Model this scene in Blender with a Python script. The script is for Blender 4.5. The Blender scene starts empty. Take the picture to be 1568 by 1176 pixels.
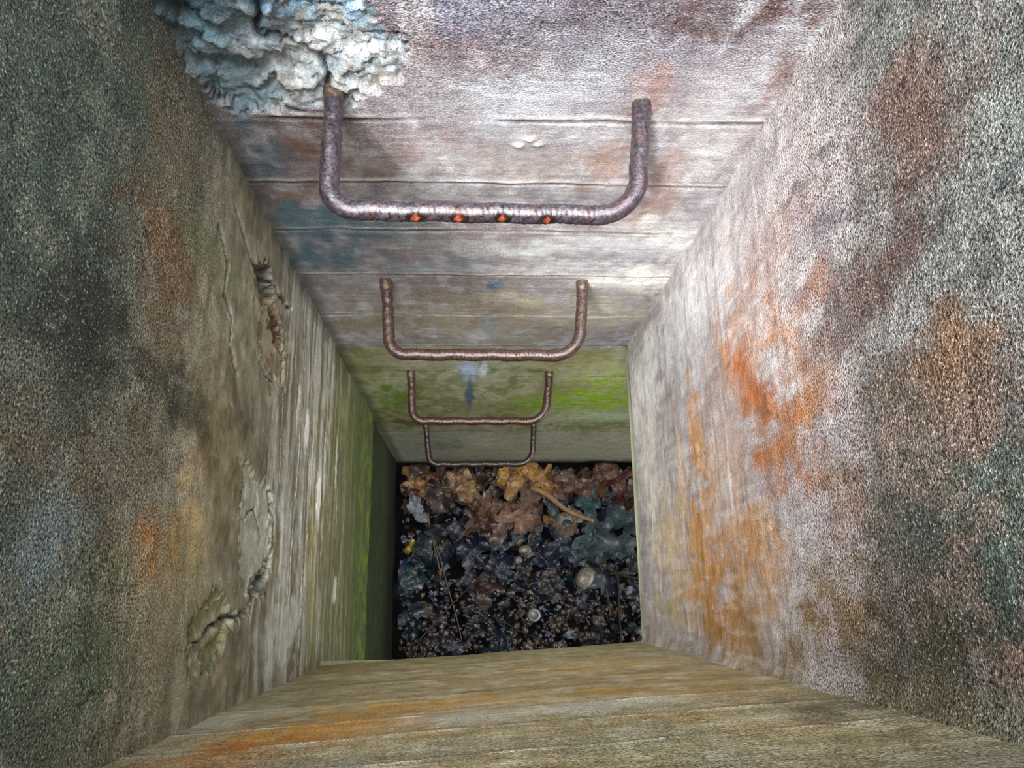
import bpy, math, random
import numpy as np
from mathutils import Vector, Matrix
random.seed(7); rng=np.random.default_rng(7)
scene=bpy.context.scene
try:
    scene.view_settings.view_transform='Standard'
except Exception: pass

# ---------------------------------------------------------------- helpers
def lin(h):
    h=h.lstrip('#'); c=np.array([int(h[i:i+2],16)/255 for i in (0,2,4)])
    return np.where(c<=.04045,c/12.92,((c+.055)/1.055)**2.4)
def hsh(a,b,seed):
    M=0xffffffff
    v=((a*374761393)&M)+((b*668265263)&M)+((seed*1442695+12345)&M); v&=M
    v=((v^(v>>13))*1274126177)&M; v=((v^(v>>16))*1103515245)&M
    return ((v^(v>>15))&0xffffff)/float(0xffffff)
def vn(x,y,seed):
    x0=np.floor(x).astype(np.int64); y0=np.floor(y).astype(np.int64)
    fx=x-x0; fy=y-y0; fx=fx*fx*(3-2*fx); fy=fy*fy*(3-2*fy)
    a=hsh(x0,y0,seed);b=hsh(x0+1,y0,seed);c=hsh(x0,y0+1,seed);d=hsh(x0+1,y0+1,seed)
    return (a*(1-fx)+b*fx)*(1-fy)+(c*(1-fx)+d*fx)*fy
def fbm(x,y,seed,o=4,g=.5):
    t=0;a=1;n=0
    for i in range(o):
        t=t+a*vn(x*2**i+i*17.3,y*2**i-i*9.1,seed+i*31); n+=a; a*=g
    return t/n
def facets(x,y,seed):
    """fractured-rock facets: height of tilted random cells, a per-cell random, distance to cell edge"""
    x0=np.floor(x).astype(np.int64); y0=np.floor(y).astype(np.int64)
    f1=np.full(x.shape,9.); f2=np.full(x.shape,9.); H=np.zeros(x.shape); Rr=np.zeros(x.shape)
    for i in (-1,0,1):
        for j in (-1,0,1):
            a=x0+i;b=y0+j; px=a+hsh(a,b,seed); py=b+hsh(a,b,seed+1); dx=x-px;dy=y-py; q=np.hypot(dx,dy)
            h=(hsh(a,b,seed+2)-.5)+(hsh(a,b,seed+3)-.5)*1.3*dx+(hsh(a,b,seed+4)-.5)*1.3*dy
            n=q<f1; f2=np.where(n,f1,np.minimum(f2,q)); f1=np.where(n,q,f1); H=np.where(n,h,H); Rr=np.where(n,hsh(a,b,seed+5),Rr)
    return H,Rr,f2-f1
def ss(a,b,x):
    t=np.clip((x-a)/(b-a),0,1); return t*t*(3-2*t)
def mix(C,m,col):
    if isinstance(col,str): col=lin(col)
    m=np.asarray(m)[:,None]; return C*(1-m)+col*m
def polysd(s,z,poly):
    d=np.full(s.shape,1e9); ins=np.zeros(s.shape,bool); n=len(poly)
    for i in range(n):
        ax,ay=poly[i]; bx,by=poly[(i+1)%n]
        ex,ey=bx-ax,by-ay; L=ex*ex+ey*ey+1e-12
        t=np.clip(((s-ax)*ex+(z-ay)*ey)/L,0,1)
        d=np.minimum(d,np.hypot(s-ax-t*ex,z-ay-t*ey))
        c=((ay>z)!=(by>z))&(s<(bx-ax)*(z-ay)/(by-ay+1e-12)+ax); ins^=c
    return np.where(ins,-d,d)
def lined(s,z,pts):
    d=np.full(s.shape,1e9)
    for (ax,ay),(bx,by) in zip(pts[:-1],pts[1:]):
        ex,ey=bx-ax,by-ay; L=ex*ex+ey*ey+1e-12
        t=np.clip(((s-ax)*ex+(z-ay)*ey)/L,0,1)
        d=np.minimum(d,np.hypot(s-ax-t*ex,z-ay-t*ey))
    return d
class W:   # wall paint context, coordinates in cm (s along wall, z up from shaft floor)
    def __init__(s_,s,z,seed):
        s_.s=s; s_.z=z; s_.seed=seed
        s_.ws=s+(fbm(s/9,z/9,seed+1)-.5)*9+(fbm(s/2.2,z/2.2,seed+3)-.5)*3
        s_.wz=z+(fbm(s/9,z/9,seed+2)-.5)*11+(fbm(s/2.2,z/2.2,seed+4)-.5)*4
        s_.n1=fbm(s/3,z/5,seed+5,5); s_.n2=fbm(s/.9,z/.9,seed+6,3); s_.n3=fbm(s/14,z/22,seed+7,4)
        s_.n4=fbm(s/1.6,z/2.2,seed+9,4,.65)
        s_.st=fbm(s/1.3,z/18,seed+8,4)      # runs down the wall
        s_.hb=fbm(s/26+fbm(s/7,z/7,seed+12)*.6,z/2.2,seed+10,5,.6)   # board-form bands
        s_.C=np.zeros((len(s),3)); s_.grit=np.zeros(len(s)); s_.d=np.zeros(len(s))
    def blob(w,cs,cz,rs,rz,col,k=.8,edge=.0,rot=0,nz=.9):
        a=math.radians(rot); x=w.ws-cs; y=w.wz-cz
        X=x*math.cos(a)+y*math.sin(a); Y=-x*math.sin(a)+y*math.cos(a)
        d=np.hypot(X/rs,Y/rz)+(w.n1-.5)*nz*1.5+(w.n4-.5)*nz*1.0
        m=ss(1.25,edge,d)*k; w.C=mix(w.C,m,col); return m
    def mark(w,cs,cz,rs,rz,col,k=.9):   # crisp, less warped
        x=w.s+(w.n1-.5)*2.5-cs; y=w.z+(w.n4-.5)*1.6-cz
        d=np.hypot(x/rs,y/rz)+(w.n2-.5)*.7; m=ss(1.1,.5,d)*k; w.C=mix(w.C,m,col)

def make_mesh(name,co,faces_idx,col=None,grit=None,smooth=True):
    me=bpy.data.meshes.new(name)
    nv=len(co); nf=len(faces_idx)
    me.vertices.add(nv); me.vertices.foreach_set('co',co.astype(np.float32).ravel())
    me.loops.add(nf*4); me.loops.foreach_set('vertex_index',faces_idx.astype(np.int32).ravel())
    me.polygons.add(nf); me.polygons.foreach_set('loop_start',np.arange(0,nf*4,4,dtype=np.int32))
    me.polygons.foreach_set('loop_total',np.full(nf,4,dtype=np.int32))
    me.update(calc_edges=True); me.validate()
    if smooth: me.polygons.foreach_set('use_smooth',np.ones(nf,dtype=bool))
    if col is not None:
        a=me.color_attributes.new('Col','FLOAT_COLOR','POINT')
        a.data.foreach_set('color',np.concatenate([col,np.ones((nv,1))],1).astype(np.float32).ravel())
    if grit is not None:
        a=me.attributes.new('grit','FLOAT','POINT'); a.data.foreach_set('value',grit.astype(np.float32))
    ob=bpy.data.objects.new(name,me); scene.collection.objects.link(ob); return ob
def grid_wall(name,sa,za,pos,nrm,paint,seed,mat,flip=False):
    S,Z=np.meshgrid(sa,za); s=S.ravel()*100; z=Z.ravel()*100
    w=W(s,z,seed); paint(w)
    w.C*=(1+(w.n4-.5)*.4)[:,None]
    P=pos(S.ravel(),Z.ravel()); N=np.array(nrm)
    co=P+N[None,:]*w.d[:,None]*.01
    ns,nz=len(sa),len(za)
    i=np.arange(nz-1)[:,None]*ns+np.arange(ns-1)[None,:]
    f=np.stack([i,i+1,i+ns+1,i+ns],-1).reshape(-1,4)
    if flip: f=f[:,::-1]
    ob=make_mesh(name,co,f,np.clip(w.C,0.003,.9),w.grit)
    ob.data.materials.append(mat); return ob

# ---------------------------------------------------------------- materials
def nodes(name):
    m=bpy.data.materials.new(name); m.use_nodes=True; nt=m.node_tree
    return m,nt,nt.nodes['Principled BSDF']
def N(nt,t,**k):
    n=nt.nodes.new(t)
    for a,b in k.items(): setattr(n,a,b)
    return n
def math_(nt,op,a,b=None,clamp=False):
    n=N(nt,'ShaderNodeMath',operation=op,use_clamp=clamp)
    for i,v in enumerate((a,b)):
        if v is None: continue
        if hasattr(v,'links'): nt.links.new(v,n.inputs[i])
        else: n.inputs[i].default_value=v
    return n.outputs[0]
def noise(nt,vec,scale,detail=3,rough=.6):
    n=N(nt,'ShaderNodeTexNoise'); n.inputs['Scale'].default_value=scale
    n.inputs['Detail'].default_value=detail; n.inputs['Roughness'].default_value=rough
    nt.links.new(vec,n.inputs['Vector']); return n.outputs['Fac']
def mapping(nt,vec,sc):
    n=N(nt,'ShaderNodeMapping'); n.inputs['Scale'].default_value=sc
    nt.links.new(vec,n.inputs['Vector']); return n.outputs[0]
def ramp(nt,fac,pts):
    n=N(nt,'ShaderNodeValToRGB'); e=n.color_ramp.elements
    while len(e)<len(pts): e.new(.5)
    for el,(p,c) in zip(e,pts): el.position=p; el.color=(*c,1) if len(c)==3 else c
    nt.links.new(fac,n.inputs[0]); return n.outputs[0]
def concrete(name,grain_scale,streak_scale,rough=.72,gk=.5,sk_=.45):
    m,nt,b=nodes(name); L=nt.links.new
    tc=N(nt,'ShaderNodeTexCoord').outputs['Object']
    at=N(nt,'ShaderNodeAttribute',attribute_name='Col').outputs['Color']
    gr=N(nt,'ShaderNodeAttribute',attribute_name='grit').outputs['Fac']
    g1=noise(nt,tc,360,1.5,.6); g2=noise(nt,tc,900,2,.5)
    st=noise(nt,mapping(nt,tc,grain_scale),1,4,.65)
    sk=noise(nt,mapping(nt,tc,streak_scale),1,4,.6)
    med=noise(nt,tc,40,6,.7)
    a=math_(nt,'MULTIPLY',math_(nt,'SUBTRACT',g1,.5),4.8)
    v1=math_(nt,'MULTIPLY',math_(nt,'SUBTRACT',g2,.5),2.4)
    sp=math_(nt,'MULTIPLY',math_(nt,'ADD',a,v1),math_(nt,'ADD',math_(nt,'MULTIPLY',gr,.85),.07))
    s2=math_(nt,'MULTIPLY',math_(nt,'SUBTRACT',st,.5),gk*1.6)
    s3=math_(nt,'MULTIPLY',math_(nt,'SUBTRACT',sk,.5),sk_)
    s4=math_(nt,'MULTIPLY',math_(nt,'SUBTRACT',med,.5),1.15)
    tot=math_(nt,'ADD',math_(nt,'ADD',math_(nt,'ADD',sp,s2),math_(nt,'ADD',s3,s4)),1.0)
    tot=math_(nt,'MAXIMUM',tot,.05)
    vm=N(nt,'ShaderNodeVectorMath',operation='MULTIPLY'); L(at,vm.inputs[0]); L(tot,vm.inputs[1])
    gm=math_(nt,'MULTIPLY',math_(nt,'SUBTRACT',g1,.63,),14,True); gm=math_(nt,'MULTIPLY',gm,math_(nt,'MULTIPLY',gr,.7))
    mx=N(nt,'ShaderNodeMix',data_type='RGBA'); L(gm,mx.inputs[0]); L(vm.outputs[0],mx.inputs[6]); mx.inputs[7].default_value=(.58,.57,.52,1)
    L(mx.outputs[2],b.inputs['Base Color'])
    r=math_(nt,'ADD',math_(nt,'MULTIPLY',med,.35),rough-.2); L(r,b.inputs['Roughness'])
    b.inputs['Specular IOR Level'].default_value=.35
    h=math_(nt,'ADD',math_(nt,'MULTIPLY',math_(nt,'ADD',g1,math_(nt,'MULTIPLY',g2,.4)),math_(nt,'ADD',math_(nt,'MULTIPLY',gr,1.5),.15)),math_(nt,'ADD',math_(nt,'MULTIPLY',st,gk),math_(nt,'MULTIPLY',med,1.0)))
    bp=N(nt,'ShaderNodeBump'); bp.inputs['Strength'].default_value=.75; bp.inputs['Distance'].default_value=.003
    L(h,bp.inputs['Height']); L(bp.outputs[0],b.inputs['Normal'])
    return m
m_back=concrete('weathered_board_formed_concrete',(9,9,200),(60,60,7),gk=.18,sk_=.25)
m_side=concrete('gritty_stained_concrete',(5,5,120),(60,60,20),gk=.15,sk_=.25)
m_front=concrete('damp_board_formed_concrete',(6,6,150),(90,90,5),gk=.3,sk_=.3)

# ---------------------------------------------------------------- wall paint
SPALL=[(-36,303),(-14,303),(-11,296),(-7.5,293),(-8,288),(-12,284.5),(-16,281),(-22,280.5),(-27,279.6),(-32,279),(-32.5,282),(-34.5,287),(-36,293)]
def paint_back(w):
    s,z=w.s,w.z; n1,n2,n3,n4=w.n1,w.n2,w.n3,w.n4
    w.C=np.tile(lin('#a3a0a6'),(len(s),1))
    w.C=mix(w.C,ss(.42,.62,n3)*.6,'#86787c'); w.C=mix(w.C,ss(.52,.7,n1)*.5,'#c3c4ca'); w.C=mix(w.C,ss(.5,.3,n1)*.4,'#6b6973')
    w.blob(14,300,30,12,'#747283',.75); w.blob(-2,293,14,6,'#775e60',.6); w.blob(24,302,20,7,'#6e5c5a',.6); w.blob(2,300,8,6,'#8b90a6',.5); w.blob(30,290,12,8,'#85787e',.5)  # top tones kept darker in the colour to offset strong light near the rim
    w.blob(8,284,15,9,'#c3c8d1',.75); w.blob(20,290,10,4,'#a3a7b3',.5)
    w.blob(10,268,16,7,'#ab9c96',.5); w.blob(-8,270,10,8,'#a3908c',.5); w.blob(12,258,16,4,'#a9a6ab',.5)
    w.blob(-26,273,9,6,'#7c604e',.8); w.blob(-28,259,9,4,'#8e6648',.75); w.blob(-18,264,9,3,'#825f4a',.4)
    w.blob(-31,270,4,16,'#4f6f80',.75); w.blob(-26,250,15,9,'#5f8496',.9); w.blob(-27,236,12,9,'#587a8b',.85); w.blob(-10,246,8,5,'#7d929c',.5)
    w.blob(22,283,3,8,'#9c6650',.55); w.blob(23,277,1.6,5,'#8f5a40',.35); w.blob(29,264,5,18,'#96705f',.6); w.blob(20,268,4,10,'#a57f6a',.5); w.blob(32,298,9,3,'#5c3e32',.75); w.blob(38,284,4,20,'#8a6e64',.6)
    w.blob(35,272,6,10,'#d3d1d1',.65); w.blob(30,285,3,9,'#c8c3c6',.5)
    w.blob(36,246,13,8,'#eeefed',.9); w.blob(15,247,34,3.5,'#857c7a',.65); w.blob(12,241,26,4,'#c9cfd0',.7)
    w.blob(-8,232,12,5,'#93abb9',.7); w.mark(5,222,2.2,3,'#4b6f94',.85); w.blob(-12,224,10,3,'#6e6f72',.45); w.blob(8,231,26,3,'#cfd2d0',.6)
    w.blob(36,226,13,7,'#faf8f2',.9)
    w.blob(5,206,44,18,'#b0a48e',.7); w.blob(-20,198,20,12,'#938b70',.6); w.mark(4,200,2.5,8,'#8397a6',.6); w.blob(30,206,16,12,'#d3cdbd',.75); w.blob(8,190,20,5,'#9aa08a',.5); w.blob(10,214,12,4,'#cfc8b5',.6)
    low=ss(184,178,w.wz*.3+z*.7)
    w.C=mix(w.C,low,'#9a9770')
    w.C=mix(w.C,low*ss(.45,.62,n3)*.7,'#b3b59c'); w.C=mix(w.C,low*ss(.55,.35,n1)*.6,'#686b3e')
    w.blob(48,158,24,22,'#d0d690',.85); w.blob(42,128,26,24,'#9bbd2c',.98); w.blob(22,120,14,12,'#84a82c',.8); w.blob(-26,128,9,24,'#6c8c26',.8); w.blob(-14,170,22,8,'#b9bda2',.6); w.blob(64,140,7,40,'#a9bfa9',.6)
    w.mark(-1,160,3.5,12,'#b9cbe8',.98); w.mark(3,162,1.4,9,'#d9e4f4',.85); w.mark(-1,134,1.5,24,'#4c6480',.9)
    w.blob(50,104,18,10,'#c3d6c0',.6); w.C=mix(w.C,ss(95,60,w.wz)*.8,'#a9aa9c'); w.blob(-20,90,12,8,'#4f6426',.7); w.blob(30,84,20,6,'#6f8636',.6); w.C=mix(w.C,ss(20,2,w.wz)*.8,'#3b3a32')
    w.blob(6,52,10,14,'#d0cfbb',.5); w.blob(-12,50,8,12,'#5a6440',.5)
    d=(fbm(s/20,z/20,3)-.5)*.6
    for i,(b,k) in enumerate(((278.5,.8),(262,1),(246,.7),(227,.9),(205,.5),(183,1),(155,.7),(120,.8),(78,.8),(40,.6))):
        bz=b+np.sin(s*.04+i)*.25+(fbm(s/6,z*0,50+i)-.5)*.7
        k2=k*(.25+1.0*ss(.35,.65,fbm(s/8,z*0,80+i)))
        wd=.28+.25*(i>4)
        l=np.exp(-((z-bz)/wd)**2); d-=l*.3*k2
        w.C=mix(w.C,np.clip(l*.85*k2,0,1),'#2c2420'); w.C=mix(w.C,np.clip(np.exp(-((z-bz-.9)/.5)**2)*.6*k2,0,1),'#dededd')
        d+=((i%2)-.5)*.25*ss(bz-.3,bz+.3,z)
    grn=fbm(s/10+fbm(s/5,z/3,14)*.8,z/.9,11,4,.6)
    d+=(grn-.5)*.10+(fbm(s/1.2,z/.8,12,3)-.5)*.1
    w.C*=(1+(grn-.5)*.38)[:,None]
    q=np.hypot(s-8,(z-287)*1.3); a=np.exp(-(q/4)**2); w.C*=(1+.12*a*np.sin(q*4+n1*14))[:,None]; d+=.03*a*np.sin(q*4+n1*14)
    for (a,b_) in ((6.6,273),(9.2,273.4),(8,274.6)):
        q=np.exp(-(((s-a)/.9)**2+((z-b_)/.6)**2)*(.6+n2)); d+=q*.45; w.C=mix(w.C,q*.5,'#c9c9c5')
    # spalled corner: fractured facets
    xs=s+(n1-.5)*4+(n2-.5)*1.2; zs=z+(n4-.5)*3
    H1,R1,E1=facets(xs/4.6,zs/3.2,501); H2,R2,E2=facets(xs/1.5+3,zs/1.1,511)
    sd=polysd(s+(n1-.5)*4,z+(n2-.5)*2.0,SPALL)+(R2-.5)*1.6; m=ss(.1,-.25,sd)
    d=d*(1-m)+m*(-.9-.9*ss(-1,-7,sd)+H1*1.25+H2*.4+(n2-.5)*.4)
    sp=np.tile(lin('#aab5bc'),(len(s),1))
    sp=mix(sp,ss(.45,.55,R1)*.7,'#cfd5d8'); sp=mix(sp,ss(.3,.1,R1)*.75,'#7f95a1'); sp=mix(sp,ss(.7,.9,R2)*.5,'#e3e7e8'); sp=mix(sp,ss(.25,.1,R2)*.5,'#8a8074')
    sp=mix(sp,ss(290,300,z+(n1-.5)*26)*ss(-28,-22,s)*.75,'#6aa3c9'); sp=mix(sp,ss(290,299,z+(n1-.5)*26)*ss(-22,-28,s)*.8,'#3f6579')
    sp=mix(sp,ss(.53,.64,n4)*.5,'#94806a'); sp=mix(sp,ss(-23,-31,s+(n1-.5)*12)*.75,'#5f8290')
    sp*=(.72+.5*fbm(s/.7,z/.7,27,3))[:,None]; sp=mix(sp,ss(.10,.0,E1)*.5,'#38444c'); sp=mix(sp,ss(.08,0,E2)*.3,'#4a5459')
    cr=lined(s+(n1-.5)*3,z+(n2-.5)*1.8,[(-26,302),(-23.5,296),(-25,292),(-20,289.5),(-18,286),(-19,282)])
    k=ss(.6,.1,cr); sp=mix(sp,k*.9,'#15191d'); d-=k*m*.9
    k=ss(2.6,.4,np.hypot(s+24,(z-298)*1.5)+(n1-.5)*3); sp=mix(sp,k*.95,'#0c1c30'); d-=k*m*1.8
    k=ss(2.0,.4,np.hypot(s+32.5,(z-297)*.8)+(n1-.5)*3); sp=mix(sp,k*.8,'#10242c'); d-=k*m*1.2
    w.C=w.C*(1-m[:,None])+sp*m[:,None]
    w.C=mix(w.C,ss(.4,.0,np.abs(sd+.1))*.4,'#47555e')
    w.C=mix(w.C,ss(3,.4,s+34.7)*.6,'#3e4640')
    w.grit=np.clip(.2+ss(276,300,z)*.5+(n3-.5)*.4,0,1)*(1-m*.6)
    w.d=d
def paint_left(w):
    s,z=w.s,w.z; n1,n2,n3,st,n4,hb=w.n1,w.n2,w.n3,w.st,w.n4,w.hb
    w.C=np.tile(lin('#8f8973'),(len(s),1))
    w.C=mix(w.C,ss(.42,.65,n3)*.6,'#787a6e'); w.C=mix(w.C,ss(.52,.72,n1)*.5,'#b3ae98'); w.C=mix(w.C,ss(.5,.3,n1)*.4,'#5f5a46')
    w.C=mix(w.C,ss(.5,.65,hb)*.3,'#a39f86'); w.C=mix(w.C,ss(.5,.35,hb)*.3,'#625e4a')
    top=ss(272,304,w.wz+(s-20)*.1); w.C=mix(w.C,top*.9,'#565e52')  # algae-dark top, deepened in the colour against the stronger light at the rim
    w.C=mix(w.C,top*ss(.48,.62,n3)*.6,'#776248'); w.C=mix(w.C,top*ss(.5,.3,n3)*.5,'#3b4f46'); w.C=mix(w.C,top*ss(.5,.65,n1)*.4,'#7f8274')
    w.blob(37,286,9,14,'#866849',.7); w.blob(20,262,16,12,'#7f6d44',.5); w.blob(0,281,10,9,'#a3977c',.7)
    w.blob(6,281,3.5,5,'#ae7638',.75); w.blob(8,270,6,8,'#b39d5c',.6); w.blob(12,272,3,8,'#c9b48c',.6); w.blob(4,270,4,8,'#a9a684',.5)
    w.blob(24,300,9,8,'#2f322a',.75); w.blob(22,278,3.5,18,'#2b2f28',.7,rot=-15); w.blob(28,256,5,9,'#38392f',.6)  # dark band is a shadow shape painted into the wall colour
    w.blob(6,304,8,6,'#8799a0',.5); w.blob(45,268,5,24,'#717b54',.5); w.blob(-6,290,8,14,'#4c6448',.6)
    w.blob(45,240,4,14,'#9a9374',.6); w.blob(33,250,5,10,'#9c9884',.6)
    zone=ss(244,230,z+(n1-.5)*10)*ss(176,190,z)
    fine=fbm(s/14+fbm(s/4,z/3,223)*1.2,z/1.4,222,4,.6)
    w.C=mix(w.C,zone*ss(.5,.64,hb)*.65,'#c6c9c2'); w.C=mix(w.C,zone*ss(.5,.38,hb)*.55,'#7a7050'); w.C=mix(w.C,zone*ss(.58,.7,fine)*.4,'#e2e4de'); w.C=mix(w.C,zone*ss(.44,.32,fine)*.35,'#5c543e')
    w.blob(8,224,22,6,'#ced3cc',.75); w.blob(-6,222,9,14,'#d6deda',.85); w.blob(44,222,14,4,'#9b8a6c',.6); w.blob(48,204,10,6,'#c6bfb6',.7)
    w.blob(10,200,24,4,'#b3a15f',.6); w.blob(-4,196,10,8,'#949a6a',.6); w.blob(8,212,24,3,'#dfe3df',.6); w.blob(16,188,24,3,'#7c7a54',.6)
    w.mark(34,211,5,2.4,'#ffffff',.98); w.mark(37,220,8,1.0,'#eef0ec',.9); w.mark(22,195,6,2.4,'#ffffff',.98); w.mark(28,204,9,.9,'#eef2ee',.9); w.mark(45,212,7,1,'#e6e6de',.85); w.mark(0,208,9,1.1,'#f2f5f0',.85); w.mark(30,190,9,1.2,'#d9dccf',.8); w.mark(10,226,8,1,'#e9ece8',.8); w.mark(34,206,5,1.6,'#6b5a38',.7); w.mark(12,204,6,2,'#8f7d40',.7); w.mark(20,215,7,1.4,'#77704f',.6)
    w.blob(53,184,4,4,'#e6e3db',.7)
    low=ss(186,180,w.wz*.4+z*.6); w.C=mix(w.C,low*.92,'#6d6c4e'); w.C=mix(w.C,low*ss(.5,.62,hb)*.7,'#9c9a78')
    w.mark(35,171,9,1.6,'#e3e3da',.85); w.mark(2,164,4,3,'#e3e5da',.9); w.mark(22,168,8,1.2,'#c9ccb8',.7); w.blob(40,156,14,12,'#7d8150',.6); w.blob(50,165,8,10,'#9a9a72',.6)
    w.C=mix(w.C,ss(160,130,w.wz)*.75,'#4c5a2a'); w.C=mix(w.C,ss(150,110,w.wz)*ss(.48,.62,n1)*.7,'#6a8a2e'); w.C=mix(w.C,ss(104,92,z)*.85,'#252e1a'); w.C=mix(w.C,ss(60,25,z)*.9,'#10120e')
    d=(fbm(s/18,z/18,33)-.5)*.9+(fbm(s/2,z/2,34,4)-.5)*.22+(hb-.5)*.35*ss(250,235,z)
    d-=.7*ss(184.5,183.5,z)+1.0*ss(104,103,z)
    xs=s+(n1-.5)*4; zs=z+(n4-.5)*4
    H1,R1,E1=facets(xs/3.4,zs/5.0,601); H2,R2,E2=facets(xs/.9,zs/1.6,611)
    def spall(poly,depth,base,dark,ed=.35,kc=.85,feather=.3):
        nonlocal d
        sd=polysd(s+(n1-.5)*4,z+(n2-.5)*4+(n4-.5)*3,poly)+(R2-.5)*1.3+(R1-.5)*1.6; m=ss(.1,-feather,sd)
        d=d*(1-m)+m*(d*.6-depth*ss(.1,-1.2,sd)-.08+(H1*.5+H2*.2)*min(1,depth))
        c=mix(np.tile(lin(base),(len(s),1)),ss(.55,.25,R1)*.8,dark); c=mix(c,ss(.8,.95,R2)*.3,'#cfc9b8'); c=mix(c,ss(.07,0,E1)*.4*min(1,depth),'#25261f')
        w.C=w.C*(1-m[:,None]*kc)+c*m[:,None]*kc
        w.C=mix(w.C,np.exp(-((sd-.0)/.2)**2)*ed,'#24251f'); return m
    spall([(53,253),(54,247),(51,243),(47,244),(46,250),(49,255)],2.4,'#2c251a','#0e0c08',.6)
    spall([(50,245),(49,236),(44,231),(37,231),(36,241),(40,249),(46,249)],.45,'#b5a88e','#7e6c54',.55)
    spall([(49,243),(47,236),(43,234),(44,243)],1.1,'#6a4c28','#2f1c0e',.3)
    spall([(20,254),(20,245),(17,234),(9,231),(3,233),(-1,241),(2,250),(10,252)],.3,'#c6cdbe','#adb3a1',.12,.8,.9)
    spall([(2,260),(-2,250),(-7,254),(-10,267),(-3,268)],.8,'#8a8b66','#525839',.3)
    spall([(6,235),(2,233),(-1,242),(-4,252),(0,247)],1.2,'#6a705c','#1d2016',.45)
    for pts,wd in (([(49,272),(46,267),(41,267),(39,262),(35,263),(32,259)],.5),([(55,266),(53,261),(51,257),(51,250)],.6),([(53,249),(52,240),(53.5,230)],.5),([(17,236),(14,232),(9,231),(4,233.5),(0,241),(-3,243)],.6),([(-7,266),(-4,260),(-2,254),(-3,248)],.5),([(12,249),(14,243),(10,238)],.3),([(55,233),(38,232),(20,231)],.3),([(54,206),(34,207),(10,206),(-12,208)],.3),([(56,217),(30,217),(0,219)],.22),([(38,250),(36,244),(36,236)],.3)):
        c=lined(s+(n1-.5)*2.5+(n2-.5)*.6,z+(n2-.5)*1.5+(n4-.5)*2,pts); k=ss(wd,wd*.3,c)*ss(.15,.35,n1); w.C=mix(w.C,k*.95,'#10110e'); d-=k*.8
        k=np.exp(-((c-wd*1.8)/wd)**2); w.C=mix(w.C,k*.25,'#c9cbc0')
    w.C=mix(w.C,ss(58,61.5,s)*.6*ss(150,200,z),'#5a6258')
    w.grit=np.clip(.12+ss(255,295,z)*.9+(n3-.5)*.5,0,1)
    w.d=d
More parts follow.
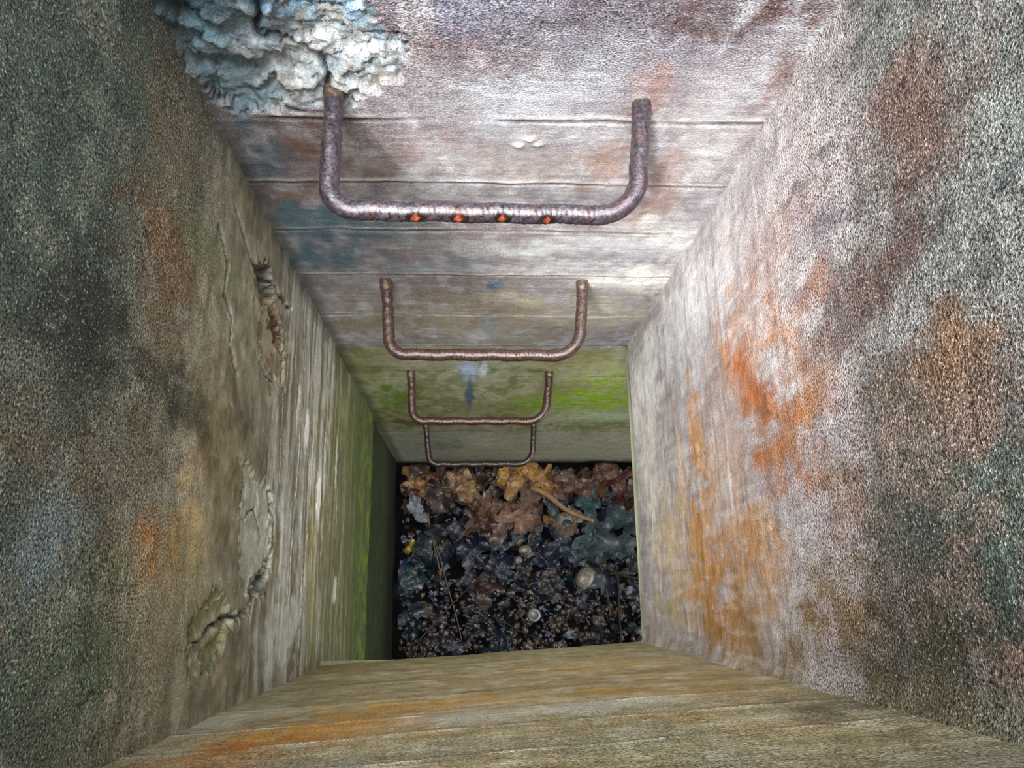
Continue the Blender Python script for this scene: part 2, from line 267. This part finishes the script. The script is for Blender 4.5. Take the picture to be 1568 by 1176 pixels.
def paint_right(w):
    s,z=w.s,w.z; n1,n2,n3,st,n4,hb=w.n1,w.n2,w.n3,w.st,w.n4,w.hb
    w.C=np.tile(lin('#b8b0b0'),(len(s),1))
    w.C=mix(w.C,ss(.42,.65,n3)*.5,'#9d939c'); w.C=mix(w.C,ss(.5,.66,st)*.25,'#d8d4d3'); w.C=mix(w.C,ss(.5,.3,st)*.22,'#8d7c7a'); w.C=mix(w.C,ss(.5,.32,n1)*.4,'#83777c'); w.C=mix(w.C,ss(.5,.65,hb)*.2,'#dcd9d9'); w.C=mix(w.C,ss(.5,.36,hb)*.15,'#a08f84')
    w.blob(50,232,11,46,'#e6e6e9',.9); w.blob(48,196,16,20,'#f6f4f2',.98); w.blob(30,200,18,16,'#efebe5',.85); w.blob(40,238,9,18,'#d6d5dc',.75); w.blob(20,200,30,8,'#e6e0d5',.7)  # pale mid-depth, lifted in the colour to offset light lost down the shaft
    w.blob(45,278,7,18,'#b3948a',.6); w.blob(52,262,3,20,'#d0c6c1',.7); w.blob(36,262,8,14,'#bba298',.5); w.blob(24,252,8,12,'#c6c2c8',.6)
    top=ss(283,311,w.wz+(35-s)*.2); w.C=mix(w.C,top*.9,'#6a6d6a'); w.C=mix(w.C,top*ss(.46,.6,n3)*.65,'#6f5140'); w.C=mix(w.C,top*ss(.52,.35,n1)*.6,'#3c4444'); w.C=mix(w.C,ss(308,320,z)*ss(20,45,s)*.5,'#8e9490')  # dark growth near the opening, colour also lowered where rim light is strong
    w.blob(40,311,7,12,'#63443a',.6); w.blob(28,294,6,12,'#665652',.8); w.blob(31,302,5,6,'#66504a',.6); w.blob(41,290,4,12,'#7f7480',.6); w.blob(19,306,6,7,'#84603f',.55); w.blob(46,300,4,10,'#94878a',.5)  # purple-grey patch stands for branch shadow, painted among the brown stains
    w.blob(48,290,1.5,9,'#5c5055',.7); w.blob(36,284,1.5,9,'#6a5a5c',.7,rot=20); w.blob(22,284,5,9,'#946e5c',.6)  # thin dark strokes: tree-branch shadows painted into the wall colour
    w.blob(16,252,28,14,'#cfa179',.6); w.blob(34,266,10,12,'#c48e6a',.6); w.blob(20,280,14,6,'#a67c5c',.5)
    w.blob(31,262,6,9,'#c67a48',.8,rot=20); w.blob(25,268,5,12,'#c0743f',.8,rot=25); w.blob(18,274,7,10,'#ba7a46',.8); w.blob(28,268,1.6,9,'#a8582f',.5,rot=25); w.blob(35,282,3,10,'#b07f68',.6); w.blob(38,254,8,4,'#cb9060',.7,rot=15)
    w.blob(28,236,16,6,'#daa267',.75); w.blob(10,238,16,8,'#cb9150',.75); w.blob(22,224,14,4,'#dcbc92',.7); w.blob(26,252,5,9,'#cbc4c8',.5)
    w.blob(4,230,10,18,'#c8934e',.8); w.blob(-5,244,8,20,'#b58036',.8); w.blob(6,260,12,12,'#c29260',.75); w.blob(10,212,12,14,'#dec79f',.75); w.blob(-3,212,6,16,'#b79f64',.6); w.blob(14,246,5,8,'#c9b4a4',.5)
    w.blob(-3,280,9,12,'#866c42',.8); w.blob(4,298,12,12,'#4d524a',.75); w.blob(-6,297,8,16,'#403b2c',.85); w.blob(5,312,9,9,'#4c6058',.5); w.blob(10,286,6,8,'#8e6c48',.6)
    w.blob(-8,262,5,20,'#8b734e',.7); w.C=mix(w.C,ss(-5,-12,s+(n1-.5)*5)*.5,'#8a8264')
    w.mark(10,224,5,.9,'#f0ebe0',.6); w.mark(16,252,5,.9,'#e9e3e0',.6); w.mark(24,246,6,.8,'#e3dfdf',.5); w.mark(5,254,4,.8,'#ddd0bc',.5)
    w.C=mix(w.C,ss(187,183,z)*.5,'#efece6')
    w.C=mix(w.C,ss(.56,.68,fbm(s/1.2,z/8,61,3))*ss(292,255,z)*.22,'#ece8e6')
    d=(fbm(s/22,z/22,63)-.5)*.9+(fbm(s/2.4,z/3,64,4)-.5)*.2+(hb-.5)*.15
    d+=-1.0*ss(185,181,z)
    d+=ss(-8,-13.5,s)*1.6
    w.grit=np.clip(.16+ss(258,302,z)*.9+ss(20,-10,s)*ss(240,285,z)*.3+(n3-.5)*.4,0,1)
    w.d=d
def paint_front(w):
    s,z=w.s,w.z; n1,n2,n3,st=w.n1,w.n2,w.n3,w.st
    w.C=np.tile(lin('#a0926c'),(len(s),1))
    hb=fbm(s/16,z/3.2,71,5,.6)
    w.C=mix(w.C,ss(.5,.7,hb)*.5,'#bdb391'); w.C=mix(w.C,ss(.5,.32,hb)*.5,'#7a6d48'); w.C=mix(w.C,ss(.5,.7,n3)*.4,'#8c9176'); w.C=mix(w.C,ss(.5,.68,n1)*.35,'#c3bea8')
    w.blob(-19,277,14,10,'#c48c38',.9); w.blob(-22,283,8,4,'#ae6c24',.85); w.blob(-8,262,18,8,'#bc9244',.75); w.blob(-30,262,5,14,'#c8ccbb',.7); w.blob(-24,290,10,4,'#a87434',.6)
    w.blob(12,276,22,6,'#c8c8bb',.8); w.blob(0,292,20,7,'#8a8772',.6); w.blob(-15,299,12,7,'#a5a59c',.6); w.blob(30,268,9,14,'#a58b55',.6); w.blob(36,290,8,14,'#4f4d3c',.75); w.blob(20,288,10,4,'#a98646',.6); w.blob(18,262,12,6,'#a9853f',.5)
    w.blob(20,230,14,14,'#b8a068',.5); w.C=mix(w.C,ss(206,186,z)*.4,'#928c5e'); w.C=mix(w.C,ss(300,320,z)*.75,'#50544a')  # last mix darkens the rim: growth, plus colour lowered against the light there
    d=(fbm(s/20,z/20,73)-.5)*.6+(fbm(s/12,z/1.4,74,4)-.5)*.12
    for i,b in enumerate((196,214,236,255,272,284,297)):
        bz=b+(fbm(s/7,z*0,90+i)-.5)*1.4; l=np.exp(-((z-bz)/.3)**2); kk=ss(.4,.7,fbm(s/4,z*0,96+i))
        d+=l*.08*kk; w.C=mix(w.C,np.clip(l*kk*.6,0,1),'#d4d0bd'); w.C=mix(w.C,np.exp(-((z-bz+.8)/.5)**2)*.35,'#5a4e30')
    w.grit=np.clip(.25+ss(260,300,z)*.5+(n3-.5)*.4,0,1); w.d=d

zt=3.32
zfull=np.concatenate([np.arange(0,1.80,.008),np.arange(1.80,zt+.001,.003)]); zneck=np.arange(1.815,zt+.001,.003)
sb=np.concatenate([np.arange(-.38,.43,.003),np.arange(.43,.9,.01),np.arange(.9,2.21,.05)])
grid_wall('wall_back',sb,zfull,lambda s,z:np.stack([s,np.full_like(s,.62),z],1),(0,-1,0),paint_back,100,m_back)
sl=np.concatenate([np.arange(-1.2,-.2,.03),np.arange(-.2,.64,.003)])
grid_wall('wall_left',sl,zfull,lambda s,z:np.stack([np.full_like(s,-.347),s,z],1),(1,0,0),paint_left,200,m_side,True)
sr=np.arange(-.16,.64,.003)
grid_wall('wall_right',sr,zneck,lambda s,z:np.stack([np.full_like(s,.40),s,z],1),(-1,0,0),paint_right,300,m_side)
sf=np.arange(-.37,.43,.003)
grid_wall('wall_front',sf,zneck,lambda s,z:np.stack([s,-.15+(s+.347)*.055,z],1),(0,1,0),paint_front,400,m_front,True)

# ---------------------------------------------------------------- chamber shell, roof slab
def simple_mat(name,c1,c2,scale,rough=.85,bump=.6,dist=.01):
    m,nt,b=nodes(name); tc=N(nt,'ShaderNodeTexCoord').outputs['Object']
    f=noise(nt,tc,scale,6,.65); nt.links.new(ramp(nt,f,[(.3,tuple(lin(c1))),(.7,tuple(lin(c2)))]),b.inputs['Base Color'])
    b.inputs['Roughness'].default_value=rough
    bp=N(nt,'ShaderNodeBump'); bp.inputs['Strength'].default_value=bump; bp.inputs['Distance'].default_value=dist
    nt.links.new(noise(nt,tc,scale*6,5,.7),bp.inputs['Height']); nt.links.new(bp.outputs[0],b.inputs['Normal']); return m
m_con=simple_mat('plain_damp_concrete','#5c6048','#8f9078',6)
m_top=simple_mat('weathered_roof_concrete','#6b6c62','#98988c',5)
m_soil=simple_mat('wet_black_soil','#0b0d14','#241f20',30,.4,1,.02)
def quads(name,vs,fs,mat):
    me=bpy.data.meshes.new(name); me.from_pydata(vs,[],fs); me.update(); o=bpy.data.objects.new(name,me)
    scene.collection.objects.link(o); me.materials.append(mat); return o
x1,y0,y1=.40,-.14,.62
c=1.815
quads('ceiling',[(x1,-1.2,c),(2.2,-1.2,c),(2.2,y1,c),(x1,y1,c),(-.40,-1.2,c),(x1,y0,c),(-.40,y0,c)],[(0,3,2,1),(4,6,5,0)],m_con)
quads('wall_chamber_right',[(2.2,-1.2,0),(2.2,.62,0),(2.2,.62,c),(2.2,-1.2,c)],[(0,1,2,3)],m_con)
quads('wall_chamber_front',[(-.40,-1.2,0),(2.2,-1.2,0),(2.2,-1.2,c),(-.40,-1.2,c)],[(0,3,2,1)],m_con)
R=4; vs=[];fs=[]
o=[(-R,-R),(R,-R),(R,R),(-R,R)]; i_=[(-.36,-.155),(.41,-.12),(.41,.63),(-.36,.63)]
for p in o: vs.append((*p,zt))
for p in i_: vs.append((*p,zt))
for k in range(4):
    a,b=k,(k+1)%4; fs.append((a,b,4+b,4+a))
quads('roof_slab',vs,fs,m_top)

# floor
ga=np.arange(-.45,2.21,.012); gb=np.arange(-1.2,.64,.012); GX,GY=np.meshgrid(ga,gb)
gz=.012+fbm(GX.ravel()*6,GY.ravel()*6,500,5)*.05
co=np.stack([GX.ravel(),GY.ravel(),gz],1); n=len(ga)
i=np.arange(len(gb)-1)[:,None]*n+np.arange(n-1)[None,:]; f=np.stack([i,i+1,i+n+1,i+n],-1).reshape(-1,4)
fl=make_mesh('floor',co,f); fl.data.materials.append(m_soil)
def fz(x,y): return .012+float(fbm(np.array([x*6.]),np.array([y*6.]),500,5)[0])*.05

# ---------------------------------------------------------------- litter
def attr_mat(name,rough,spec=.5,bump=.4,scale=120,var=1.6,coat=0):
    m,nt,b=nodes(name); tc=N(nt,'ShaderNodeTexCoord').outputs['Object']
    at=N(nt,'ShaderNodeAttribute',attribute_name='Col').outputs['Color']
    f=noise(nt,tc,scale,4,.65); vm=N(nt,'ShaderNodeVectorMath',operation='MULTIPLY')
    nt.links.new(at,vm.inputs[0]); nt.links.new(math_(nt,'ADD',math_(nt,'MULTIPLY',math_(nt,'SUBTRACT',f,.5),var*1.8),1.0),vm.inputs[1]); nt.links.new(vm.outputs[0],b.inputs['Base Color'])
    b.inputs['Roughness'].default_value=rough; b.inputs['Specular IOR Level'].default_value=spec
    b.inputs['Coat Weight'].default_value=coat; b.inputs['Coat Roughness'].default_value=.2
    bp=N(nt,'ShaderNodeBump'); bp.inputs['Strength'].default_value=bump; bp.inputs['Distance'].default_value=.005
    nt.links.new(f,bp.inputs['Height']); nt.links.new(bp.outputs[0],b.inputs['Normal']); return m
m_leaf=attr_mat('wet_dead_leaf',.34,.5,.8,75,1.7,.2)
m_peb=attr_mat('wet_pebble',.35,.5,.3,90,1.6,.2)
m_wood=attr_mat('rotting_wood',.6,.4,.6,150)
class Acc:
    def __init__(s): s.v=[];s.f=[];s.c=[]
    def add(s,v,f,c):
        o=len(s.v); s.v+=[tuple(p) for p in v]; s.f+=[tuple(i+o for i in q) for q in f]; s.c+=list(c)
    def build(s,name,mat,smooth=True):
        me=bpy.data.meshes.new(name); me.from_pydata(s.v,[],s.f); me.update()
        a=me.color_attributes.new('Col','FLOAT_COLOR','POINT')
        a.data.foreach_set('color',np.array([(*q,1) for q in s.c],dtype=np.float32).ravel())
        if smooth: me.polygons.foreach_set('use_smooth',np.ones(len(me.polygons),dtype=bool))
        o=bpy.data.objects.new(name,me); scene.collection.objects.link(o); me.materials.append(mat); return o
def leaf(acc,x,y,z,size,rot,tilt,col,kind):
    big=kind!='frag'
    nseg=44 if big else 11; rings=5 if big else 2
    v=[(0,0,0)]; c=[col*.8]
    cu=random.uniform(-.55,.55); ph=random.uniform(0,6.28); fold=random.uniform(0,.3); f2=random.uniform(1.5,3.5); p2=random.uniform(0,6)
    torn=random.uniform(0,6.28); tw=random.uniform(.4,1.1); asym=random.uniform(.65,1.05); ox=random.uniform(-.15,.15)
    w1,w2=random.uniform(0,6.28),random.uniform(0,6.28)
    for r in range(1,rings+1):
        for k in range(nseg):
            t=2*math.pi*k/nseg
            ir=.05*math.sin(3*t+w1)+.04*math.sin(7*t+w2)
            if kind=='maple': R=.48+.09*math.cos(5*t)+.045*math.sin(13*t+ph)+ir*1.6
            elif kind=='oak': R=(.28+.38*abs(math.cos(t))**1.2)*(1+.10*math.sin(9*t+.5))+ir
            elif kind=='ovate': R=.28+.34*abs(math.cos(t))**1.6+.02*math.sin(17*t)+ir
            else: R=.4+.22*math.sin(3*t+ph)*math.cos(2*t+p2)
            if big:
                dt=abs((t-torn+math.pi)%(2*math.pi)-math.pi)
                if dt<tw: R*=.55+.45*dt/tw
            rr=R*r/rings; px,py=rr*math.cos(t)+ox*rr,rr*math.sin(t)*asym
            pz=cu*rr*rr*math.cos(2*t+ph)+fold*abs(py)*.8+.07*math.sin(px*f2*3+p2)*math.cos(py*f2*3+w1)
            v.append((px,py,pz)); vein=1.25 if (big and k%9==0) else 1
            c.append(col*(.6+.5*random.random())*vein*(1.0 if r<rings else .6))
    f=[(0,1+k,1+(k+1)%nseg) for k in range(nseg)]
    for r in range(rings-1):
        for k in range(nseg):
            a=1+r*nseg+k;b=1+r*nseg+(k+1)%nseg; f.append((a,a+nseg,b+nseg,b))
    M=Matrix.Translation((x,y,z))@Matrix.Rotation(rot,4,'Z')@Matrix.Rotation(tilt,4,'X')@Matrix.Scale(size,4)
    P=[M@Vector(p) for p in v]
    P=[(max(p.x,-.34),min(p.y,.605),max(p.z,.01)) for p in P]
    acc.add(P,f,c)
lv=Acc()
browns=['#6a4630','#7a4c34','#5a3424','#7a5a3c','#5c3a2e','#4c2c22','#84683c','#6b5548']
darks=['#161a2a','#1a2038','#221e30','#281f24','#131924','#16303a','#33201e','#1c2238','#2c3044','#2c2a30','#3a2a24','#2a241f']
for i in range(1700):
    x=random.uniform(-.33,1.05); y=random.uniform(-.42,.59)
    col=lin(random.choice(darks))*random.uniform(.4,1.6)
    if random.random()<.04: col=lin('#7c86a0')*random.uniform(.4,1)
    if random.random()<.08: col=lin(random.choice(browns))*random.uniform(.3,.8)
    if y>.4 and random.random()<.35: col=lin(random.choice(browns))*random.uniform(.3,.9)
    leaf(lv,x,y,fz(x,y)+random.uniform(.004,.05),random.uniform(.015,.06),random.uniform(0,6.28),random.gauss(0,.45),col,'frag')
for i in range(190):
    x=random.uniform(-.31,.98); y=random.uniform(-.30,.55)
    if y<.0 and random.random()<.6: continue
    leaf(lv,x,y,fz(x,y)+random.uniform(.02,.06),random.uniform(.06,.13),random.uniform(0,6.28),random.gauss(0,.3),lin(random.choice(darks))*random.uniform(.5,1.8),random.choice(['oak','ovate','maple']))
for i in range(75):
    x=random.uniform(-.3,.95); y=.57-abs(random.gauss(0,.10))
    leaf(lv,x,y-.02,fz(x,y)+random.uniform(.045,.07),random.uniform(.06,.13),random.uniform(0,6.28),random.gauss(0,.3),lin(random.choice(browns))*random.uniform(.35,1.1),random.choice(['oak','ovate','maple']))
for (x,y,s,col,k) in ((.27,.54,.16,'#bd8c4c','maple'),(.16,.56,.14,'#c29444','oak'),(.34,.53,.16,'#a67a44','maple'),(.20,.51,.13,'#94683c','ovate'),(-.04,.48,.15,'#947250','oak'),(-.02,.52,.12,'#a88458','maple'),(.10,.40,.18,'#74503e','maple'),(.22,.36,.19,'#7c5846','maple'),(.26,.43,.18,'#5e4034','oak'),(.04,.34,.13,'#4c3028','ovate'),(.14,.30,.15,'#5c4038','oak'),(.46,.34,.15,'#7c6c5c','ovate'),(-.27,.50,.11,'#946c40','maple'),(-.27,.40,.12,'#7f8894','ovate'),(-.29,.22,.06,'#a08828','ovate'),(.70,.52,.14,'#643a2e','maple'),(.62,.53,.14,'#6c4a38','oak'),(.78,.46,.14,'#4c322c','maple'),(.50,.50,.14,'#5c4034','oak'),(.57,.26,.20,'#16323a','maple'),(.66,.20,.18,'#143038','oak'),(.54,.42,.16,'#1e424a','maple'),(.72,.33,.16,'#1c3842','oak'),(.46,.20,.15,'#182e40','oak'),(.60,.04,.14,'#2c364a','maple'),(.40,.22,.13,'#1e2c40','ovate'),(.0,.2,.14,'#1d2238','maple'),(-.12,.3,.13,'#242234','oak'),(.12,.12,.13,'#1a2038','maple'),(.40,.36,.12,'#34464c','ovate'),(-.16,.44,.13,'#3a2c28','oak')):
    leaf(lv,x,y,fz(x,y)+.075,s,random.uniform(0,6.28),random.gauss(0,.2),lin(col),k)
lv.build('leaf_litter',m_leaf)
def ico():
    t=(1+5**.5)/2; v=[Vector(p).normalized() for p in ((-1,t,0),(1,t,0),(-1,-t,0),(1,-t,0),(0,-1,t),(0,1,t),(0,-1,-t),(0,1,-t),(t,0,-1),(t,0,1),(-t,0,-1),(-t,0,1))]
    f=[(0,11,5),(0,5,1),(0,1,7),(0,7,10),(0,10,11),(1,5,9),(5,11,4),(11,10,2),(10,7,6),(7,1,8),(3,9,4),(3,4,2),(3,2,6),(3,6,8),(3,8,9),(4,9,5),(2,4,11),(6,2,10),(8,6,7),(9,8,1)]
    for _ in range(1):
        e={};nf=[]
        def mid(a,b):
            k=(min(a,b),max(a,b))
            if k not in e: e[k]=len(v); v.append(((v[a]+v[b])/2).normalized())
            return e[k]
        for a,b,c_ in f:
            x,y,z=mid(a,b),mid(b,c_),mid(c_,a); nf+=[(a,x,z),(b,y,x),(c_,z,y),(x,y,z)]
        f=nf
    return v,f
IV,IF=ico()
def stone(acc,x,y,z,r,col,flat=.6):
    S=Vector((r*random.uniform(.8,1.3),r*random.uniform(.7,1.1),r*flat)); q=Matrix.Rotation(random.uniform(0,6.28),3,'Z')
    acc.add([q@Vector((p.x*S.x,p.y*S.y,p.z*S.z))*random.uniform(.86,1.12)+Vector((x,y,z)) for p in IV],IF,[col*random.uniform(.8,1.2) for p in IV])
pb=Acc()
pc=['#2a2c34','#33333a','#3f3630','#20242e','#45413d','#5f574c','#262c38','#75685a','#4a342c']
for i in range(1300):
    x=random.uniform(-.3,1.0); y=random.uniform(-.42,.2)
    if random.random()<max(0,(y+.15)*3.3): continue
    stone(pb,x,y,fz(x,y)+random.uniform(.03,.055),random.uniform(.004,.017),lin(random.choice(pc))*random.uniform(.25,1.1))
pb.build('gravel',m_peb)
for (x,y,r,c_) in ((.52,.07,.050,'#857d74'),(.24,.20,.028,'#756e62'),(.21,.155,.020,'#6f6b66')):
    a=Acc(); stone(a,x,y,fz(x,y)+.075,r,lin(c_),.4); a.build('stone',m_peb)
# bottle cap
a=Acc(); v=[];f=[]; x,y=.28,-.09; z=fz(x,y)+.068; n=42
for (r,h) in ((.0,.012),(.018,.012),(.024,.010),(.028,0),(.030,.0)):
    for k in range(n):
        t=2*math.pi*k/n; rr=r*(1+(.06*math.cos(21*t) if r>.027 else 0)); v.append((x+rr*math.cos(t),y+rr*math.sin(t),z+h))
for q in range(4):
    for k in range(n): f.append((q*n+k,(q+1)*n+k,(q+1)*n+(k+1)%n,q*n+(k+1)%n))
a.add(v,f,[lin('#4a4e4c') if (i//n)!=2 else lin('#b8bcb8') for i in range(len(v))]); a.build('bottle_cap',m_peb)
def tube(acc,pts,rad,col,seg=8,fn=None):
    v=[];f=[];n=len(pts)
    up=Vector((0,0,1))
    for i,p in enumerate(pts):
        p=Vector(p); t=(Vector(pts[min(i+1,n-1)])-Vector(pts[max(i-1,0)])).normalized()
        a_=t.cross(up)
        if a_.length<.05: a_=t.cross(Vector((0,1,0)))
        a_.normalize(); b_=a_.cross(t)
        for k in range(seg):
            th=2*math.pi*k/seg; r=rad(i/(n-1)) if callable(rad) else rad
            if fn: r*=fn(i,th)
            v.append(p+a_*r*math.cos(th)+b_*r*math.sin(th))
    for i in range(n-1):
        for k in range(seg): f.append((i*seg+k,i*seg+(k+1)%seg,(i+1)*seg+(k+1)%seg,(i+1)*seg+k))
    f.append(tuple(range(seg))[::-1]); f.append(tuple((n-1)*seg+k for k in range(seg)))
    acc.add(v,f,[col(i//seg,i%seg) if callable(col) else col for i in range(len(v))])
def twig(x0_,y0_,x1_,y1_,r,colr,h=.085,name='twig'):
    a=Acc(); P=[]; bow=random.uniform(-.02,.02)
    for i in range(22):
        t=i/21; P.append((x0_+(x1_-x0_)*t+math.sin(t*9)*r*.5-bow*math.sin(t*3.14),y0_+(y1_-y0_)*t+math.sin(t*7)*r*.4+bow*math.sin(3.14*t),fz(x0_,y0_)*(1-t)+fz(x1_,y1_)*t+h*.8))
    tube(a,P,lambda t:r*(1-.4*t),lin(colr),8,lambda i,th:1+.12*math.sin(i*2.3+th*3)); a.build(name,m_wood)
twig(.27,.49,.56,.32,.015,'#9a7c58',.13,'stick')
twig(-.22,.55,-.15,.1,.0055,'#6a5c4c'); twig(-.27,.52,-.02,.50,.005,'#7a6a58'); twig(-.02,.15,.20,.36,.004,'#5a504a')
twig(.66,.12,.66,-.25,.008,'#1c1816'); twig(.58,.16,.62,-.1,.006,'#4c3c30'); twig(.63,.09,.78,.06,.009,'#2c2420'); twig(-.25,-.2,0.05,.1,.004,'#3c342e'); twig(.1,-.1,.3,-.2,.004,'#2a2624'); twig(-.2,.3,-.05,-.2,.004,'#5c5448')

# ---------------------------------------------------------------- ladder rungs
def metal(name):
    m,nt,b=nodes(name); tc=N(nt,'ShaderNodeTexCoord').outputs['Object']; L=nt.links.new
    at=N(nt,'ShaderNodeAttribute',attribute_name='Col').outputs['Color']
    f=noise(nt,tc,220,5,.7); g=noise(nt,tc,45,4,.65)
    vm=N(nt,'ShaderNodeVectorMath',operation='MULTIPLY'); L(at,vm.inputs[0]); L(math_(nt,'MAXIMUM',math_(nt,'ADD',math_(nt,'MULTIPLY',math_(nt,'SUBTRACT',f,.5),4.5),1.0),.15),vm.inputs[1])
    k=math_(nt,'MULTIPLY',math_(nt,'SUBTRACT',g,.52),7,True)
    mx=N(nt,'ShaderNodeMix',data_type='RGBA'); L(math_(nt,'MULTIPLY',k,.45),mx.inputs[0]); L(vm.outputs[0],mx.inputs[6]); mx.inputs[7].default_value=(*lin('#4a2a1c'),1)
    L(mx.outputs[2],b.inputs['Base Color']); b.inputs['Metallic'].default_value=.25
    L(math_(nt,'ADD',math_(nt,'MULTIPLY',f,.45),.08),b.inputs['Roughness']); b.inputs['Specular IOR Level'].default_value=.8
    bp=N(nt,'ShaderNodeBump'); bp.inputs['Strength'].default_value=.6; bp.inputs['Distance'].default_value=.0012
    L(math_(nt,'ADD',f,g),bp.inputs['Height']); L(bp.outputs[0],b.inputs['Normal']); return m
m_rung=metal('rusted_steel_bar')
def rung(zc,xl,xr,xl2,xr2,yb,r,cols,rl=.035,rr=.055,notch=False,yw=.630):
    a=Acc(); P=[]
    def lerp(p,q,n): 
        for i in range(n): P.append(tuple(p[k]+(q[k]-p[k])*i/n for k in range(3)))
    lerp((xl,yw,zc),(xl2,yb+rl,zc),34)
    for i in range(14):
        t=i/14*math.pi/2; P.append((xl2+rl-rl*math.cos(t),yb+rl-rl*math.sin(t),zc))
    lerp((xl2+rl,yb,zc),(xr2-rr,yb,zc-.004),220)
    for i in range(14):
        t=i/14*math.pi/2; P.append((xr2-rr+rr*math.sin(t),yb+rr-rr*math.cos(t),zc-.004*(1-i/14)))
    lerp((xr2,yb+rr,zc),(xr,yw,zc),34); P.append((xr,yw,zc))
    n=len(P)
    P=[(p[0]+.0008*math.sin(i*.13),p[1]+.0008*math.sin(i*.11+1),p[2]) for i,p in enumerate(P)]
    def fn(i,th):
        e=1+.015*math.sin(i*1.3+th)+.02*math.sin(i*.27+2*th)
        e+=.08*math.exp(-((th-1.0)/.2)**2)+.08*math.exp(-((th-4.1)/.2)**2)
        e+=.035*max(0,math.sin(i*.9+3*th))      # rolled ribs
        if i<8 or i>n-9: e*=1.08
        if i in(15,16,17): e*=.88
        if notch and 76<i<236:
            if abs((i-76)%40-24)<5: e-=.10*math.exp(-((th-.45)/.4)**2)
        return e
    def col(i,k):
        c_=lin(cols[0])*(.7+.6*random.random()) if (i//3*7+k*3)%5 else lin(cols[1])
        if i<9 or i>n-10: c_=lin('#5a4e3a')*.6+c_*.4
        if notch and 76<i<236:
            ph=((i-76)%40)
            if abs(ph-24)<=3-abs(k-1)*2: c_=lin('#a34a30')
            elif abs(ph-24)<=9-abs(k-1.5)*2: c_=lin('#1c1414')
        return c_
    tube(a,P,r,col,20,fn); return a.build('ladder_rung',m_rung)
rung(2.83,-.180,.223,-.177,.212,.458,.0122,('#3e3840','#2a2226'),notch=True,yw=.652)
rung(2.243,-.178,.226,-.166,.219,.462,.0116,('#443632','#4e3226'))
rung(1.60,-.178,.222,-.170,.212,.474,.0112,('#402c28','#5a3426'))
rung(.95,-.176,.226,-.160,.222,.462,.0108,('#3a3034','#462a22'))

# ---------------------------------------------------------------- light
wd=bpy.data.worlds.new('overcast_sky'); scene.world=wd; wd.use_nodes=True
bg=wd.node_tree.nodes['Background']; bg.inputs[0].default_value=(.87,.93,1,1); bg.inputs[1].default_value=1.1
def sun(name,dirv,e,ang,col):
    l=bpy.data.lights.new(name,'SUN'); l.energy=e; l.angle=math.radians(ang); l.color=col
    o=bpy.data.objects.new(name,l); o.rotation_euler=Vector(dirv).to_track_quat('-Z','Y').to_euler(); o.location=(0,0,6); scene.collection.objects.link(o)
sun('hazy_sun',(.095,.16,-.24),5.0,8,(1,.98,.95))
sun('overhead_fill_sun',(.10,.04,-1),13.5,46,(1,.99,.98))  # added lamp that carries light down the shaft
l=bpy.data.lights.new('chamber_fill','AREA'); l.energy=28; l.size=1.0; l.shape='RECTANGLE'; l.size_y=1.2; l.color=(1,1,.97)  # added unseen fill lamp; no daylight opening is built in the chamber
o=bpy.data.objects.new('chamber_fill',l); o.location=(2.1,-.3,1.0); o.rotation_euler=Vector((-1,.25,0)).to_track_quat('-Z','Z').to_euler(); scene.collection.objects.link(o)

# ---------------------------------------------------------------- camera
cam=bpy.data.cameras.new('camera'); cam.sensor_width=36; cam.lens=36*1150/1568; cam.clip_start=.02
co_=bpy.data.objects.new('camera',cam); scene.collection.objects.link(co_)
Rm=Matrix(((.99864,0,-.05215),(-.01412,.9626,-.2704),(.0502,.2708,.9613)))
co_.matrix_world=Matrix.Translation((0,0,3.67))@Rm.to_4x4(); scene.camera=co_
